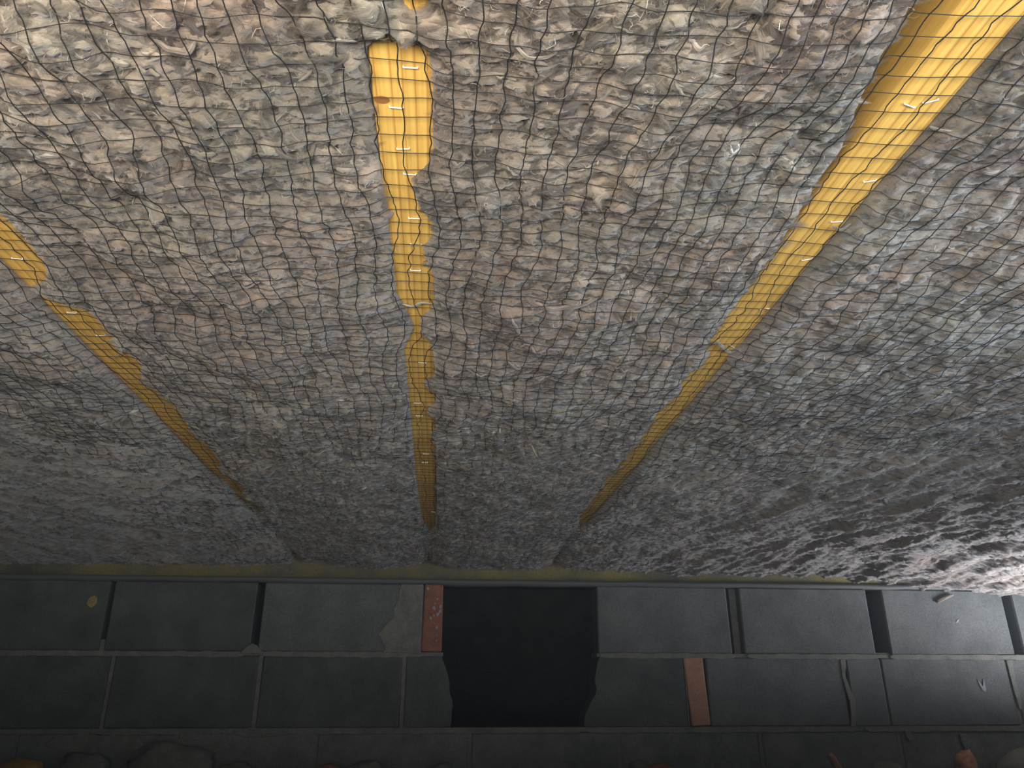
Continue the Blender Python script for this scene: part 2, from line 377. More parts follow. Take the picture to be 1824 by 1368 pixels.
# slurry run down over the third course at the left
smear('mortar_smear', [(-1.10, .142), (-1.02, .150), (-.93, .146), (-.86, .138), (-.84, .118), (-.88, .100), (-.95, .108), (-1.00, .092), (-1.06, .104), (-1.12, .118)], M_MORTAR, .003, y=YW + .002)
smear('mortar_smear', [(-.80, .128), (-.74, .136), (-.66, .132), (-.61, .122), (-.60, .108), (-.64, .096), (-.70, .099), (-.76, .092), (-.81, .104)], M_MORTAR, .005, y=YW + .002)
smear('mortar_smear', [(-.60, .150), (-.55, .166), (-.50, .160), (-.42, .152), (-.47, .140), (-.56, .138)], M_MORTAR, .003)
# yellow dab, white splash
d1 = smear('ochre_dab', [(-1.082, .512), (-1.072, .507), (-1.066, .500), (-1.058, .506), (-1.052, .515), (-1.053, .530), (-1.062, .538), (-1.074, .534), (-1.078, .522)], M_OCHRE, .003); d1['label'] = 'small ochre dab on the block'
d2 = smear('white_splash', [(1.748, .300), (1.752, .304), (1.757, .285), (1.765, .274), (1.768, .302), (1.772, .302), (1.773, .270), (1.768, .262), (1.758, .266), (1.751, .284)], M_PALE, .0015); d2['label'] = 'pale splash mark'
smear('white_splash', [(1.715, .480), (1.722, .489), (1.731, .492), (1.732, .488), (1.724, .483), (1.718, .477)], M_PALE, .0015)

# ---- timber plate and membrane on top of the wall
t = np.linspace(XL, XR, 120)
def strip(name, z_lo, z_hi, y_front, y_back, mat, wob, seed):
    zl = z_lo + wob * fbm(t, t * 0 + seed, .16, seed, 2); yf = y_front + wob * .7 * fbm(t, t * 0 + 9.3, .2, seed + 5, 2)
    zh = np.full_like(t, z_hi)
    rows = [np.stack([t, np.full_like(t, y_back), zl], -1), np.stack([t, yf, zl], -1), np.stack([t, yf, zh], -1), np.stack([t, np.full_like(t, y_back), zh], -1)]
    v = np.concatenate(rows); n = len(t); i = np.arange(n - 1); f_ = []
    for k in range(4):
        a, b_ = k * n, ((k + 1) % 4) * n
        f_.append(np.stack([a + i, a + i + 1, b_ + i + 1, b_ + i], -1))
    return link(name, np_mesh(name, v, np.concatenate(f_)), mat)
plate = strip('timber_plate', .599, ZJ, YW - .004, YW + .10, M_PLATE, .0004, 2)
tag(plate, 'yellow timber plate lying along the top of the block wall', 'timber')
dpc = strip('membrane_strip', .584, .5985, YW - .012, YW + .10, M_DPC, .0035, 7)
tag(dpc, 'grey membrane strip with a wavy lip between the blocks and the timber plate', 'membrane')

# ------------------------------------------------------------------ joists
JX = {'left': -.456, 'mid': -.0425, 'right': .3605}
def joist(x, label, seed):
    o = empty('floor_joist', (x, 0, ZJ)); tag(o, label, 'joist', 'yellow joists under the floor')
    ys = np.concatenate([[YB + .002], np.linspace(.1, YW + .098, 40)])
    w2 = .0242; v = []; f_ = []
    prof = [(-w2, .19), (-w2, .004), (-w2 + .0015, .001), (-w2 + .004, 0), (w2 - .004, 0), (w2 - .0015, .001), (w2, .004), (w2, .19)]
    for k, y in enumerate(ys):
        dx = .0012 * math.sin(2.1 * y + seed)
        for px, pz in prof: v.append((px + dx, y, pz))
    n = len(prof)
    for k in range(len(ys) - 1):
        for i in range(n): f_.append((k*n+i, k*n+(i+1) % n, (k+1)*n+(i+1) % n, (k+1)*n+i))
    me = bpy.data.meshes.new('beam'); me.from_pydata(v, [], f_ + [tuple(range(n))[::-1], tuple(range((len(ys)-1)*n, len(ys)*n))]); me.update()
    b_ = link('beam', me, M_JOIST, o)
    return o
j_left = joist(JX['left'], 'yellow joist at the left, running down into the dark', 0.3)
j_mid = joist(JX['mid'], 'yellow joist in the middle, ragged wool along both edges', 1.7)
j_right = joist(JX['right'], 'yellow joist at the right, clean edged and washed by daylight', 3.0)
bm = bmesh.new()
c = [bm.verts.new((-.0165 + .0062 * math.cos(a), .478 + .0042 * math.sin(a), -.0004)) for a in np.linspace(0, 2 * math.pi, 20, endpoint=False)]
bm.faces.new(c); c2 = bmesh.ops.extrude_face_region(bm, geom=bm.faces[:])
for v in c2['geom']:
    if isinstance(v, bmesh.types.BMVert): v.co.z += .002
link('knot', bm_done(bm, 'knot'), M_KNOT, j_mid)

# ------------------------------------------------------------------ wool: surface functions
# wool edge lines along the joists (x, y) as they lie on the joist undersides
E_MID_L = [(-.02, .366), (-.040, .374), (-.037, .388), (-.02, .393), (-.02, .405), (-.055, .412), (-.060, .42), (-.068, .43), (-.068, .50), (-.0655, .571), (-.063, .622), (-.057, .630), (-.063, .64), (-.063, .70), (-.062, .787), (-.054, .82), (-.045, .865), (-.0455, .885), (-.059, .935), (-.060, 1.08), (-.0595, 1.264), (-.061, 1.595), (-.057, 1.98), (-.040, 2.15), (-.02, 2.20)]
E_MID_R = [(-.05, .366), (-.021, .372), (-.022, .388), (-.05, .393), (-.055, .403), (-.033, .409), (-.022, .423), (-.020, .46), (-.020, .535), (-.026, .556), (-.0395, .575), (-.038, .600), (-.032, .622), (-.022, .636), (-.021, .665), (-.031, .685), (-.028, .722), (-.021, .745), (-.019, .80), (-.023, .82), (-.037, .85), (-.0375, .888), (-.027, .91), (-.023, .94), (-.019, 1.01), (-.022, 1.03), (-.036, 1.055), (-.034, 1.075), (-.018, 1.085), (-.018, 1.14), (-.031, 1.16), (-.032, 1.195), (-.020, 1.21), (-.019, 1.27), (-.028, 1.29), (-.026, 1.33), (-.0185, 1.35), (-.017, 1.85), (-.023, 2.1), (-.04, 2.16)]
E_RIGHT_L = [(.300, .10), (.300, .36), (.308, .43), (.318, .47), (.324, .50), (.326, .56), (.332, .62), (.335, .72), (.337, .85), (.339, .90), (.354, .925), (.3525, .955), (.343, .985), (.341, 1.02), (.352, 1.05), (.351, 1.09), (.341, 1.12), (.347, 1.26), (.343, 1.4), (.347, 1.5), (.337, 1.55), (.347, 1.62), (.344, 1.70), (.349, 1.83), (.346, 1.95), (.37, 2.06)]
E_RIGHT_R = [(.386, .10), (.386, .88), (.376, .905), (.3765, .93), (.386, .95), (.385, 1.196), (.388, 1.65), (.386, 1.8), (.384, 2.0), (.36, 2.06)]
E_LEFT_R = [(-.445, .60), (-.444, .63), (-.434, .66), (-.431, .70), (-.436, .76), (-.448, .79), (-.4775, .812), (-.476, .825), (-.452, .842), (-.436, .856), (-.430, .91), (-.430, .935), (-.441, .95), (-.440, .97), (-.429, .985), (-.428, 1.03), (-.441, 1.06), (-.448, 1.09), (-.438, 1.13), (-.433, 1.19), (-.438, 1.26), (-.447, 1.33), (-.436, 1.36), (-.441, 1.50), (-.439, 1.53), (-.463, 1.56), (-.443, 1.64), (-.444, 1.72), (-.465, 1.78), (-.452, 1.86), (-.456, 1.95), (-.47, 2.0)]
E_LEFT_L = [(-.45, .58), (-.474, .62), (-.480, .70), (-.479, .80), (-.477, .812), (-.471, .824), (-.478, .86), (-.479, .93), (-.481, 1.1), (-.478, 1.2), (-.484, 1.43), (-.482, 1.6), (-.469, 1.66), (-.476, 1.8), (-.458, 1.98)]
def edge_x(E, y, far_x):
    ex = np.array([p[0] for p in E]); ey = np.array([p[1] for p in E])
    return np.interp(y, ey, ex, left=far_x, right=far_x)

def joist_gap(x, y):
    """> 0 where the joist is bare: distance inside the bare strip; < 0 under wool"""
    g = np.full(np.shape(x), -1.0)
    for L_, R_, c_ in ((E_LEFT_L, E_LEFT_R, JX['left']), (E_MID_L, E_MID_R, JX['mid']), (E_RIGHT_L, E_RIGHT_R, JX['right'])):
        xl = edge_x(L_, y, c_ + .012); xr = edge_x(R_, y, c_ - .012)
        jig = .0013 * noise(x * 0 + y / .006, y * 0 + c_ * 40, 61)
        g = np.maximum(g, np.minimum(x - xl, xr - x) + jig)
    return g

CELL = .0205
def net_uv(x, y):
    """position on the ceiling -> net coordinates, in cells"""
    # the net is pulled about between its staples
    wx = .016 * noise(x / .21, y / .26, 31) + .010 * noise(x / .085, y / .12, 32) + .0028 * noise(x / .03, y / .016, 33)
    wy = .014 * noise(x / .30, y / .22, 34) + .004 * noise(x / .09, y / .07, 35)
    wx = wx + .030 * np.exp(-((y - .52) / .13) ** 2) * np.clip(x + .02, -.1, .25)
    return (x + wx) / CELL, (y + wy) / CELL

def base_z(x, y):
    """the netted underside of the wool, without the fluff"""
    g = joist_gap(x, y)
    d = np.clip(-g, 0, 1)
    sag = .005 * (1 - np.exp(-d / .008)) + .013 * (1 - np.exp(-d / .10))
    lump = .008 * fbm(x, y, .15, 1, 3) + .0035 * fbm(x, y, .045, 5, 2)
    # long drooping ridges towards the right hand corner
    k = sstep(.42, 1.1, x)
    a_ = x + .24 * y
    r1 = fbm(a_ + .02 * noise(x / .2, y / .2, 23), y / 4.2, .085, 21, 3, .55)
    ridg = .019 * k * (r1 - .35)
    droop = -.050 * sstep(1.2, 1.9, x) * sstep(1.5, 2.3, y)
    k2 = sstep(-.05, -.3, x) * sstep(.95, .5, y)
    drap = .010 * k2 * fbm((x - .55 * y) / 1.0, (y + x * .6) / 3.0, .07, 26, 2)
    wallz = sstep(2.15, 2.5, y)
    z = ZJ - .001 - sag + (lump + ridg + drap) * (1 - np.exp(-d / .02)) - .030 * wallz * (1 - np.exp(-d / .02)) + droop
    return np.minimum(z, ZJ - .0005)

def wool_z(x, y):
    zb = base_z(x, y)
    u, v = net_uv(x, y)
    iu, iv = np.floor(u), np.floor(v); fu, fv = u - iu, v - iv
    pil = (np.clip(1 - (2 * fu - 1) ** 2, 0, 1) * np.clip(1 - (2 * fv - 1) ** 2, 0, 1)) ** .65
    amp = hash01(iu, iv, 77); amp = .0006 + .0030 * amp ** 1.6 + .0040 * (amp > .92)
    amp = amp * (1 - .85 * sstep(.48, .85, x)) * (1 - .7 * sstep(-.55, -.8, x))
    g = joist_gap(x, y); cov = 1 - np.exp(-np.clip(-g, 0, 1) / .005)
    near = sstep(1.5, .4, y)
    f1 = fbm(x + .25 * y, y * 1.7, .017, 41, 3, .6)
    rid = 1 - np.abs(noise((x + .3 * noise(x / .03, y / .03, 44) * .03) / .021, y / .0095, 43)) * 1.6
    z = zb - cov * (pil * amp * (.55 + .6 * near) + .0034 * f1 * 1.1 + .0026 * rid * (1 - .4 * near) - .003)
    # rolled edge beside the bare joist, and clear of it where bare
    z = np.where(g > 0, ZJ + np.minimum(.05, g * 4.0), z)
    return z

# daylight shows a deep gap on the left flank of the right joist near the camera
def flank_gap(x, y):
    wd = np.interp(y, [.10, .36, .45, .50, .60, .7], [.035, .034, .018, .010, .004, 0])
    e = .3375
    d = (e - x)
    return np.where((d > -.002) & (d < wd), 1.0, 0.0) * (y < .7)

# ------------------------------------------------------------------ wool batts
def rows(y_fine0, d0, d1):
    ys = [YW - .004]; 
    while ys[-1] > y_fine0:
        t_ = (ys[-1] - y_fine0) / (YW - y_fine0); ys.append(ys[-1] - (d0 + (d1 - d0) * t_))
    while ys[-1] > YB + .05: ys.append(ys[-1] - .03)
    return np.array(ys[::-1])
def batt(x0, x1, dx, d0, d1, label):
    root = empty('wool_batt', ((x0 + x1) / 2, 1.2, ZJ)); tag(root, label, 'insulation', 'fleece insulation between the joists')
    off = np.array(root.location)
    nx = int((x1 - x0) / dx); xs = np.linspace(0, 1, nx)
    if x0 > .3: xs = xs ** 1.3
    if x1 < -.3: xs = 1 - (1 - xs) ** 1.3
    xs = x0 + (x1 - x0) * xs; ys = rows(.30, d0, d1)
    X, Y = np.meshgrid(xs, ys); Z = wool_z(X, Y)
    fg = flank_gap(X, Y); Z = np.where(fg > 0, ZJ + .09, Z)
    G = joist_gap(X, Y)
    # a little sideways fluff so the surface is not a pure height field
    X = X + .0022 * fbm(X, Y, .012, 51, 2) * (G < -.002); Y = Y + .0022 * fbm(X, Y, .012, 52, 2) * (G < -.002)
    i = np.arange(X.size).reshape(X.shape); q = quad(i)
    hid = (G > .007).ravel(); q = q[~hid[q].all(1)]
    v = np.stack([X, Y, Z], -1).reshape(-1, 3) - off
    me = np_mesh('fleece', v, q[:, ::-1]); o = link('fleece', me, M_WOOL, root, smooth=True)
    return root, off

# locks of wool: small bent, bulging petals lying in the fleece
S_ = np.array([-1, -.72, -.25, .25, .72, 1.0]); T_ = np.array([-1, 0, 1.0])
def locks(pos, ang, Lh, Wh, curv, thick, tint, tilt, name, root, off, mat):
    n = len(pos); s = S_[None, :, None]; t_ = T_[None, None, :]
    B = lambda a: np.asarray(a)[:, None, None]
    env = np.sqrt(np.clip(1 - .96 * s ** 2, .02, 1))
    lx = B(Lh) * s + 0 * t_ ; ly = B(Wh) * t_ * env + B(curv) * s ** 2
    lz = -B(thick) * (1 - t_ ** 2) * env + B(tilt[:, 0]) * ly + B(tilt[:, 1]) * lx + .0 * s
    lz = lz + .25 * B(Lh) * (s ** 2) * B(rng.uniform(-.1, .2, n))
    c_, s_ = B(np.cos(ang)), B(np.sin(ang))
    P = np.stack([B(pos[:, 0]) + c_ * lx - s_ * ly, B(pos[:, 1]) + s_ * lx + c_ * ly, B(pos[:, 2]) + lz], -1)
    a = np.arange(18).reshape(6, 3); f1 = quad(a)
    F = (f1[None] + 18 * np.arange(n)[:, None, None]).reshape(-1, 4)
    me = np_mesh(name, P.reshape(-1, 3) - off, F)
    attr(me, 'tint', np.repeat(tint, 18))
    attr(me, 'body', np.broadcast_to(np.where(np.abs(t_) > .5, .0, 1.0) * np.clip(1.25 - 1.1 * np.abs(s), 0, 1), (n, 6, 3)))
    fib = np.stack([np.broadcast_to(lx, (n, 6, 3)), np.broadcast_to(B(Wh) * t_, (n, 6, 3)) + B(rng.uniform(0, 50, n)), np.broadcast_to(B(rng.uniform(0, 9, n)), (n, 6, 3))], -1)
    attr(me, 'fib', fib.reshape(-1, 3), 'FLOAT_VECTOR')
    o = link(name, me, mat, root, smooth=True); o['kind'] = 'stuff'
    return o

def scatter(x0, x1, n, y0=.30, y1=2.52):
    """even spread, thinned with distance and outside the sector that daylight and eye reach"""
    out = []
    m = 0
    while m < n:
        k = n
        y = y0 + (y1 - y0) * rng.random(k) ** 1.25; x = x0 + (x1 - x0) * rng.random(k)
        keep = (x > -.45 - .55 * y) & (x < .42 + .90 * y) | (rng.random(k) < .15)
        keep &= (joist_gap(x, y) < -.003) & (flank_gap(x, y) < .5)
        p = np.stack([x[keep], y[keep]], -1); out.append(p); m += len(p)
    return np.concatenate(out)[:n]

def fluff(root, off, x0, x1, n, y0=.30, y1=2.52):
    p = scatter(max(x0, -1.15), min(x1, 1.95), n, y0, y1); x, y = p[:, 0], p[:, 1]; far = sstep(.8, 1.5, y)
    z = wool_z(x, y)
    size = np.minimum(rng.lognormal(0, .40, n), 2.2)
    big = np.clip(1.25 - .18 * y, .8, 1.25)
    Lh = .0068 * size * big * (1 + .22 * far); Wh = Lh * rng.uniform(.28, .62, n); thin = rng.random(n) < .25; Wh = np.where(thin, Wh * .35, Wh)
    ang = np.pi / 2 * 0 + rng.normal(0, .75, n) + np.where(rng.random(n) < .5, 0, np.pi)
    ang = ang + 1.3 * fbm(x, y, .12, 91, 2)
    curv = np.where(rng.random(n) < .5, 1, -.4) * Lh * rng.uniform(.1, .75, n) 
    tint = np.clip(.20 + .26 * noise(x / .05, y / .05, 81) + rng.normal(0, .13, n) * (1 + .7 * far) + .38 * (rng.random(n) < .10 + .12 * far) - .13 * far, 0, 1.0)
    tilt = rng.normal(0, .11, (n, 2)) * (1 + 1.4 * far)[:, None]
    locks(np.stack([x, y, z + .0004 - .0030 * far], -1), ang, Lh, Wh, curv, Wh * rng.uniform(.12, .42, n) * (.65 + .35 * far), tint, tilt, 'wool_locks', root, off, M_TUFT)

# thin curling fibres
def fibres(root, off, x0, x1, n, lmin=.006, lmax=.022, wid=.00028, lo=.0, name='wool_fibres', pts=None, tmean=.62):
    p = scatter(x0, x1, n) if pts is None else pts; n = len(p)
    K = 5; s = np.linspace(0, 1, K)[None]
    a0 = rng.uniform(0, 2 * np.pi, (n, 1)); k1 = rng.normal(0, 2.6, (n, 1)); k2 = rng.normal(0, 2.0, (n, 1))
    Ln = (lmin + (lmax - lmin) * rng.random((n, 1)) ** 2)
    th = a0 + k1 * s + k2 * s ** 2
    dx = np.cumsum(np.cos(th), 1) * Ln / K; dy = np.cumsum(np.sin(th), 1) * Ln / K
    x = p[:, :1] + dx; y = p[:, 1:2] + dy
    z = np.minimum(wool_z(x, y), ZJ - .0012) - .0006 - .0035 * np.abs(np.sin(np.pi * s * rng.uniform(.5, 1.4, (n, 1)))) * rng.random((n, 1)) - lo
    wv = wid * (.75 + .5 * p[:, 1:2]) * rng.uniform(.6, 1.5, (n, 1)) * np.sqrt(np.clip(1 - (2 * s - 1) ** 2 * .9, .05, 1))
    nxv, nyv = -np.sin(th) * wv, np.cos(th) * wv
    A = np.stack([x + nxv, y + nyv, z], -1); Bv = np.stack([x, y, z - wv * .9], -1); Cv = np.stack([x - nxv, y - nyv, z], -1)
    P = np.stack([A, Bv, Cv], 2)                         # n,K,3,3
    a = np.arange(K * 3).reshape(K, 3); F = (quad(a)[None] + K * 3 * np.arange(n)[:, None, None]).reshape(-1, 4)
    me = np_mesh(name, P.reshape(-1, 3) - off, F)
    tint = np.clip(rng.normal(tmean, .15, n), .1, .95)
    attr(me, 'tint', np.repeat(tint, K * 3)); attr(me, 'body', np.ones(n * K * 3))
    fib = np.zeros((n * K * 3, 3)); fib[:, 0] = np.tile(np.repeat(np.linspace(0, .02, K), 3), n); attr(me, 'fib', fib, 'FLOAT_VECTOR')
    o = link(name, me, M_TUFT, root, smooth=True); o['kind'] = 'stuff'
    return o

spec = [(XL + .004, JX['left'], .0060, .0046, .0062, 'brown and grey fleece at the far left, beyond the left joist', 10000, 2500),
        (JX['left'], JX['mid'], .0030, .0027, .0052, 'grey brown fleece under black netting, between the left and middle joists', 15500, 6500),
        (JX['mid'], JX['right'], .0030, .0027, .0052, 'brown fleece with long pale curls, between the middle and right joists', 16500, 8000),
        (JX['right'], XR - .004, .0055, .0043, .0058, 'wide grey fleece right of the right joist, drooping in ridges by the bright corner', 22000, 6000)]
batts = []
for x0, x1, dx, d0, d1, lab, nl, nf in spec:
    r_, off = batt(x0, x1, dx, d0, d1, lab); batts.append((r_, off))
    if x0 > .3:                              # more locks where the wide batts come close
        fluff(r_, off, x0 + .004, 1.05, int(nl * .5), .30, 1.25); fluff(r_, off, x0 + .004, x1 - .004, int(nl * .5), .9, 2.52)
    elif x1 < -.3:
        fluff(r_, off, -.95, x1 - .004, int(nl * .5), .35, 1.35); fluff(r_, off, x0 + .004, x1 - .004, int(nl * .5), 1.0, 2.52)
    else: fluff(r_, off, x0 + .004, x1 - .004, nl)
    fibres(r_, off, x0 + .004, x1 - .004, nf)

# ---- single long pale curls that stand out in the photograph
def curl(path, width, bi, tint, flat=.45):
    """path: list of (x,y); a bundle that tapers at both ends, lying on the fleece"""
    root, off = batts[bi]
    P0 = np.array(path, float); K = 26
    d = np.concatenate([[0], np.cumsum(np.hypot(*np.diff(P0, axis=0).T))]); tt = np.linspace(0, d[-1], K)
    # smooth the corner points
    x = np.interp(tt, d, P0[:, 0]); y = np.interp(tt, d, P0[:, 1])
    for _ in range(6):
        x[1:-1] = (x[:-2] + 2 * x[1:-1] + x[2:]) / 4; y[1:-1] = (y[:-2] + 2 * y[1:-1] + y[2:]) / 4
    z = np.minimum(wool_z(x, y), ZJ - .002)
    for _ in range(4): z[1:-1] = (z[:-2] + 2 * z[1:-1] + z[2:]) / 4
    z -= .0028
    s = np.linspace(0, 1, K); wv = width * np.sqrt(np.clip(1 - (2 * s - 1) ** 2 * .97, .02, 1)) * (1 + .25 * noise(s * 6, s * 0 + width * 900, 71))
    tx, ty = np.gradient(x), np.gradient(y); l_ = np.hypot(tx, ty); nx, ny = -ty / l_, tx / l_
    M = 8; V = []
    for j in range(M):
        a = 2 * np.pi * j / M
        V.append(np.stack([x + nx * wv * np.cos(a), y + ny * wv * np.cos(a), z + flat * wv * np.sin(a)], -1))
    V = np.stack(V, 1); ii = np.arange(K * M).reshape(K, M); ii = np.concatenate([ii, ii[:, :1]], 1)
    me = np_mesh('wool_curl', V.reshape(-1, 3) - off, quad(ii))
    attr(me, 'tint', np.full(K * M, tint)); attr(me, 'body', np.full(K * M, .8))
    fib = np.zeros((K, M, 3)); fib[:, :, 0] = tt[:, None]; fib[:, :, 1] = (np.cos(2 * np.pi * np.arange(M) / M) * width)[None] + width * 700
    attr(me, 'fib', fib.reshape(-1, 3), 'FLOAT_VECTOR')
    return link('wool_curl', me, M_TUFT, root, smooth=True)
CURLS = [                                   # (batt, half width, paleness, path on the underside in metres)
    (2, 0.0017, 0.62, [(0.038, 0.383), (0.037, 0.396), (0.047, 0.407), (0.060, 0.408), (0.067, 0.399)]),
    (2, 0.0013, 0.8, [(0.103, 0.534), (0.111, 0.529), (0.118, 0.526), (0.119, 0.518)]),
    (2, 0.0016, 0.6, [(0.043, 0.533), (0.050, 0.544), (0.062, 0.554)]),
    (2, 0.002, 0.66, [(0.192, 0.789), (0.204, 0.813), (0.211, 0.806), (0.210, 0.782)]),
    (2, 0.005, 0.52, [(0.080, 0.755), (0.100, 0.776), (0.126, 0.778), (0.148, 0.765), (0.161, 0.742)]),
    (2, 0.0022, 0.75, [(0.070, 0.790), (0.079, 0.821), (0.088, 0.859)]),
    (2, 0.0022, 0.72, [(0.088, 0.879), (0.097, 0.868), (0.110, 0.887)]),
    (2, 0.0065, 0.42, [(0.086, 0.624), (0.109, 0.626), (0.136, 0.622), (0.162, 0.627)]),
    (2, 0.0045, 0.45, [(0.148, 0.533), (0.160, 0.522), (0.171, 0.510), (0.179, 0.497)]),
    (3, 0.002, 0.55, [(0.471, 0.934), (0.495, 0.938), (0.522, 0.944), (0.535, 0.927), (0.557, 0.929)]),
    (2, 0.0022, 0.7, [(0.154, 0.381), (0.161, 0.388), (0.165, 0.389), (0.170, 0.386)]),
    (2, 0.0014, 0.85, [(0.224, 0.493), (0.229, 0.502), (0.233, 0.500), (0.231, 0.493)]),
    (1, 0.003, 0.6, [(-0.209, 0.419), (-0.202, 0.429), (-0.190, 0.429), (-0.181, 0.419)]),
    (1, 0.003, 0.62, [(-0.243, 0.436), (-0.238, 0.440), (-0.232, 0.441)]),
    (1, 0.0034, 0.6, [(-0.228, 0.443), (-0.223, 0.450), (-0.214, 0.450)]),
    (1, 0.0034, 0.6, [(-0.217, 0.533), (-0.213, 0.539), (-0.204, 0.539), (-0.197, 0.535)]),
    (1, 0.0022, 0.6, [(-0.251, 0.494), (-0.243, 0.497), (-0.230, 0.494)]),
    (1, 0.0016, 0.6, [(-0.221, 0.432), (-0.213, 0.432)]),
    (1, 0.0022, 0.4, [(-0.116, 0.524), (-0.126, 0.548), (-0.124, 0.571)]),
    (1, 0.0024, 0.6, [(-0.239, 0.575), (-0.233, 0.583), (-0.230, 0.587)]),
    (1, 0.0025, 0.5, [(-0.120, 0.817), (-0.109, 0.838), (-0.101, 0.860)]),
    (1, 0.003, 0.5, [(-0.241, 0.905), (-0.222, 0.917), (-0.199, 0.901)]),
    (1, 0.003, 0.5, [(-0.312, 0.780), (-0.297, 0.792), (-0.279, 0.771)]),
    (2, 0.0022, 0.75, [(-0.057, 0.807), (-0.045, 0.813), (-0.034, 0.800), (-0.021, 0.804)]),
    (2, 0.0035, 0.55, [(0.343, 0.873), (0.361, 0.894), (0.374, 0.908), (0.379, 0.896)]),
    (1, 0.0012, 0.6, [(-0.450, 0.946), (-0.427, 0.935), (-0.423, 0.950), (-0.440, 0.984), (-0.465, 1.007)]),
    (2, 0.003, 0.5, [(0.034, 0.736), (0.046, 0.729), (0.053, 0.720)]),
    (2, 0.0026, 0.6, [(0.078, 0.929), (0.095, 0.950), (0.114, 0.954)]),
    (2, 0.0022, 0.7, [(0.283, 0.826), (0.292, 0.816), (0.295, 0.789)]),
    (2, 0.0016, 0.6, [(0.185, 0.599), (0.188, 0.587), (0.189, 0.573)]),
    (2, 0.002, 0.55, [(0.023, 0.962), (0.039, 0.975), (0.056, 0.969)]),
    (3, 0.002, 0.6, [(0.368, 0.607), (0.380, 0.614), (0.384, 0.601)]),
    (3, 0.002, 0.7, [(0.379, 0.464), (0.390, 0.468), (0.397, 0.463)]),
    (2, 0.0024, 0.55, [(0.225, 0.944), (0.240, 0.961), (0.257, 0.951)]),
    (2, 0.0022, 0.6, [(-0.006, 0.530), (0.002, 0.540), (0.008, 0.530)]),
]
for bi, wd, tn, path in CURLS: curl(path, wd, bi, tn)
# and the many smaller ones, strewn at random
for bi, x0, x1, n in ((0, -1.0, -.50, 26), (1, -.43, -.08, 60), (2, 0.0, .32, 75), (3, .42, 1.3, 70)):
    q = scatter(x0, x1, n, .36, 2.3)
    for px, py in q:
        L_ = random.uniform(.008, .026); a = random.gauss(0, .7); bend = random.uniform(-1.6, 1.6); pts = [(px, py)]
        for k in range(4):
            a += bend / 4; px += L_ / 4 * math.cos(a); py += L_ / 4 * math.sin(a); pts.append((px, py))
        curl(pts, random.uniform(.0007, .0022), bi, random.uniform(.3, .62))
# two stray straws caught in the fleece
M_STRAW = plain('straw', (0.42, 0.34, 0.17), 0.6)
for bi, p0, p1 in ((2, (.147, 1.279), (.166, 1.338)), (0, (-.858, 1.905), (-.825, 1.845))):
    c_ = curl([p0, p1], .0014, bi, .5); c_.name = 'straw'; c_.data.materials[0] = M_STRAW; c_['label'] = 'pale straw caught in the wool'; c_.location.z -= .004

# ------------------------------------------------------------------ netting
def net_mesh():
    # invert net_uv by fixed point
    def inv(u, v):
        x, y = u * CELL, v * CELL
        for _ in range(7):
            uu, vv = net_uv(x, y); x = x + (u - uu) * CELL * .8; y = y + (v - vv) * CELL * .8
        return x, y
    def lay(x, y):
        g = joist_gap(x, y)
        zb = base_z(x, y)
        sunk = .0050 * noise(x / .11, y / .09, 55) + .0034 * noise(x / .03, y / .03, 56) + .0060 * sstep(.95, 1.6, y) * sstep(.006, .03, -g)
        sunk = sunk + .006 * sstep(.62, .95, x) + .010 * sstep(1.0, 1.4, x) + .006 * sstep(-.6, -.9, x)
        z = zb - .0052 + np.where(g > -.004, 0, sunk)
        return np.where(g > 0, np.minimum(z, ZJ - .0016), z)
    V = []; F = []; base = 0
    R = .0005
    def tube(x, y, z, r):
        nonlocal base
        k = len(x); 
        if k < 3: return
        tx, ty = np.gradient(x), np.gradient(y); l_ = np.hypot(tx, ty) + 1e-9; nx, ny = -ty / l_, tx / l_
        ring = []
        for a in (np.pi / 2, np.pi * 7 / 6, np.pi * 11 / 6):
            ring.append(np.stack([x + nx * r * np.cos(a), y + ny * r * np.cos(a), z + r * np.sin(a)], -1))
        V.append(np.stack(ring, 1).reshape(-1, 3))
        ii = np.arange(k * 3).reshape(k, 3); ii = np.concatenate([ii, ii[:, :1]], 1)
        F.append(quad(ii) + base); base += k * 3
    sub = 3
    u0, u1, v0, v1 = int(-1.15 / CELL), int(1.75 / CELL), int(.12 / CELL), int(2.56 / CELL)
    vs = np.arange(v0, v1 + .001, 1 / sub); us = np.arange(u0, u1 + .001, 1 / sub)
    def clip_run(x, y, z, r):
        ok = (y < YW - .02) & (y > .08) & (x > -.66 - .45 * y) & (x < .80 + .62 * y) 
        e = np.flatnonzero(np.diff(np.concatenate([[0], ok.astype(int), [0]])))
        for a, b_ in zip(e[::2], e[1::2]): tube(x[a:b_], y[a:b_], z[a:b_], r)
    for u in range(u0, u1 + 1):
        x, y = inv(np.full(vs.shape, float(u)), vs); x = x + .0010 * noise(vs * 1.3, vs * 0 + u * 3.1, 57)
        clip_run(x, y, lay(x, y), R * 1.12)
    for v in range(v0, v1 + 1):
        x, y = inv(us, np.full(us.shape, float(v))); y = y + .0006 * noise(us * .9, us * 0 + v * 2.7, 58)
        clip_run(x, y, lay(x, y) + .0007 + .0014 * noise(us * .23, us * 0 + v * 1.9, 59), R * .78)
    return np_mesh('netting', np.concatenate(V), np.concatenate(F))
net = link('netting', net_mesh(), M_NET)
tag(net, 'black square mesh netting stretched under the fleece and joists', 'netting')

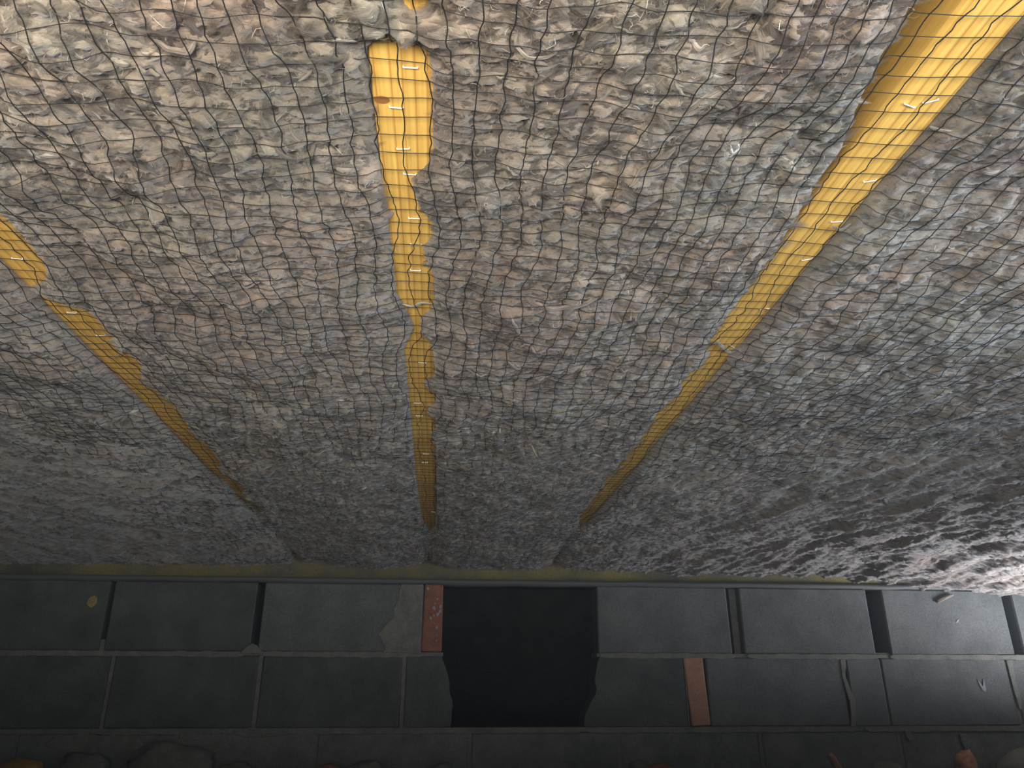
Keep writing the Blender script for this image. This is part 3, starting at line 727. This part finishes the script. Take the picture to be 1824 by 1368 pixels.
# ------------------------------------------------------------------ staples
bm = bmesh.new()
r_ = .00055
def wire(bm, p0, p1, r):
    d = (Vector(p1) - Vector(p0)); q = d.to_track_quat('Z', 'Y').to_matrix()
    a = []
    for p in (p0, p1):
        a.append([bm.verts.new(Vector(p) + q @ Vector((r * math.cos(t_), r * math.sin(t_), 0))) for t_ in (0.785, 2.356, 3.927, 5.498)])
    for i in range(4): bm.faces.new((a[0][i], a[0][(i + 1) % 4], a[1][(i + 1) % 4], a[1][i]))
    bm.faces.new(a[0][::-1]); bm.faces.new(a[1])
wire(bm, (-.0055, 0, -.0013), (.0055, 0, -.0013), r_)
wire(bm, (-.0053, 0, -.0013), (-.0053, 0, .006), r_)
wire(bm, (.0053, 0, -.0013), (.0053, 0, .006), r_)
staple_me = bm_done(bm, 'staple'); staple_me.materials.append(M_STAPLE)
ORD = ['first', 'second', 'third', 'fourth', 'fifth', 'sixth', 'seventh', 'eighth', 'ninth', 'tenth', 'eleventh', 'twelfth', 'thirteenth', 'fourteenth', 'fifteenth', 'sixteenth']
def staples(lst, lab, grp):
    for i, (x, y, a) in enumerate(lst):
        o = link('staple', staple_me); o.location = (x, y, ZJ); o.rotation_euler = (0, 0, a)
        tag(o, lab % ORD[i], 'staple', grp)
staples([(-.0357, .442, 0), (-.0482, .485, .03), (-.0448, .534, -.12), (-.0405, .568, .03), (-.0385, .636, -.03), (-.038, .683, .05), (-.0398, .735, .0), (-.0372, .985, .05), (-.0478, 1.145, 0), (-.0275, 1.185, -.05), (-.046, 1.205, 0), (-.038, 1.42, .1), (-.041, 1.48, 0), (-.026, 1.92, 0), (-.028, 2.145, 0)],
        '%s silver staple from the top of the middle joist', 'staples in the middle joist')
staples([(.353, .447, .3), (.3665, .441, -.5), (.3715, .541, -.35), (.372, .605, -.2), (.3745, .675, -.5), (.3735, .788, -.3), (.3725, .895, .7)],
        '%s staple from the top of the right joist', 'staples in the right joist')
staples([(-.459, .748, .1), (-.456, .872, 0), (-.447, .935, 0)], '%s staple from the top of the left joist', 'staples in the left joist')

# ------------------------------------------------------------------ rubble at the wall foot
def lump(name, x, y, z, rx, ry, rz, mat, label, cat, seed, group=None):
    bm = bmesh.new(); bmesh.ops.create_icosphere(bm, subdivisions=3, radius=1)
    for v in bm.verts:
        c_ = v.co
        k = 1 + .28 * float(noise(np.array([c_.x * 1.3 + seed]), np.array([c_.y * 1.3 + c_.z * 1.7]), seed)[0]) + .13 * float(noise(np.array([c_.x * 3.6]), np.array([c_.y * 3.3 - c_.z * 3.1 + seed]), seed + 3)[0])
        v.co = Vector((c_.x * rx * k, c_.y * ry * k, max(c_.z * rz * k, -rz * .55)))
    o = link(name, bm_done(bm, name), mat, smooth=True); o.location = (x, y, z)
    tag(o, label, cat, group); return o
lump('orange_lump', -1.135, 2.47, .045, .062, .04, .042, M_ORANGE, 'orange ochre lump on the ground in the lower left corner', 'lump', 4)
lump('mortar_lump', -.74, 2.495, .062, .115, .035, .062, M_MORTAR, 'long grey mortar lump against the wall foot, right of the orange lump', 'mortar', 5, 'mortar lumps at the wall foot')
lump('mortar_lump', -.98, 2.50, .045, .075, .03, .055, M_MORTAR, 'rounded grey mortar lump between the orange lump and the long mortar lump', 'mortar', 6, 'mortar lumps at the wall foot')
lump('mortar_lump', -.56, 2.49, .040, .055, .03, .04, M_MORTAR, 'pale mortar lump below the joint left of the hole', 'mortar', 7, 'mortar lumps at the wall foot')
lump('brick_scrap', -.30, 2.485, .040, .035, .025, .032, M_BRICK, 'dull red brick scrap at the wall foot, left of the hole', 'rubble', 8, 'brick scraps at the wall foot')
lump('mortar_lump', -.20, 2.49, .040, .06, .03, .036, M_MORTAR, 'flat mortar lump beside the dull red brick scrap', 'mortar', 9, 'mortar lumps at the wall foot')
lump('mortar_lump', .02, 2.49, .038, .028, .022, .034, M_MORTAR, 'small peaked mortar lump below the left side of the hole', 'mortar', 10, 'mortar lumps at the wall foot')
lump('brick_scrap', .66, 2.49, .036, .06, .03, .030, M_BRICK, 'flat brick scrap at the wall foot, below the orange brick', 'rubble', 11, 'brick scraps at the wall foot')
lump('mortar_lump', .60, 2.50, .040, .03, .025, .034, M_MORTAR, 'small mortar lump left of the flat brick scrap', 'mortar', 12, 'mortar lumps at the wall foot')
lump('brick_scrap', 1.62, 2.49, .045, .035, .028, .050, M_BRICK2, 'upright reddish brick scrap at the lower right of the wall', 'rubble', 13, 'brick scraps at the wall foot')
lump('mortar_lump', 1.83, 2.47, .040, .13, .05, .060, M_MORTAR, 'broad rough mortar heap in the lower right corner', 'mortar', 14, 'mortar lumps at the wall foot')
lump('mortar_lump', 1.36, 2.49, .036, .05, .03, .030, M_MORTAR, 'small mortar lump between the terracotta sliver and the upright scrap', 'mortar', 15, 'mortar lumps at the wall foot')
sc_ = lump('wool_scrap', 1.690, YW - .006, .556, .034, .006, .008, M_WOOL, 'small scrap of loose wool stuck on the block near the bright corner', 'wool', 21)
sc_.rotation_euler = (0, -.36, 0)
sl = lump('terracotta_sliver', 1.205, 2.48, .052, .012, .012, .046, M_BRICK2, 'thin leaning terracotta sliver at the wall foot', 'rubble', 16)
sl.rotation_euler = (0, -.5, 0)

# ------------------------------------------------------------------ added haze volume standing in for lens glare
bm = bmesh.new(); bm_box(bm, XL, XR, YB, 4.2, -.04, .868)
m = bpy.data.materials.new('glare_haze'); m.use_nodes = True
nt = m.node_tree; nt.nodes.remove(nt.nodes['Principled BSDF'])
vs_ = nt.nodes.new('ShaderNodeVolumeScatter'); vs_.inputs['Density'].default_value = 0.020; vs_.inputs['Anisotropy'].default_value = 0.35
vs_.inputs['Color'].default_value = (0.80, 0.90, 1.0, 1)
nt.links.new(vs_.outputs[0], nt.nodes['Material Output'].inputs['Volume'])
hz = link('glare_haze', bm_done(bm, 'glare_haze'), m)
tag(hz, 'thin bluish haze volume standing in for lens glare', 'haze', kind='stuff')
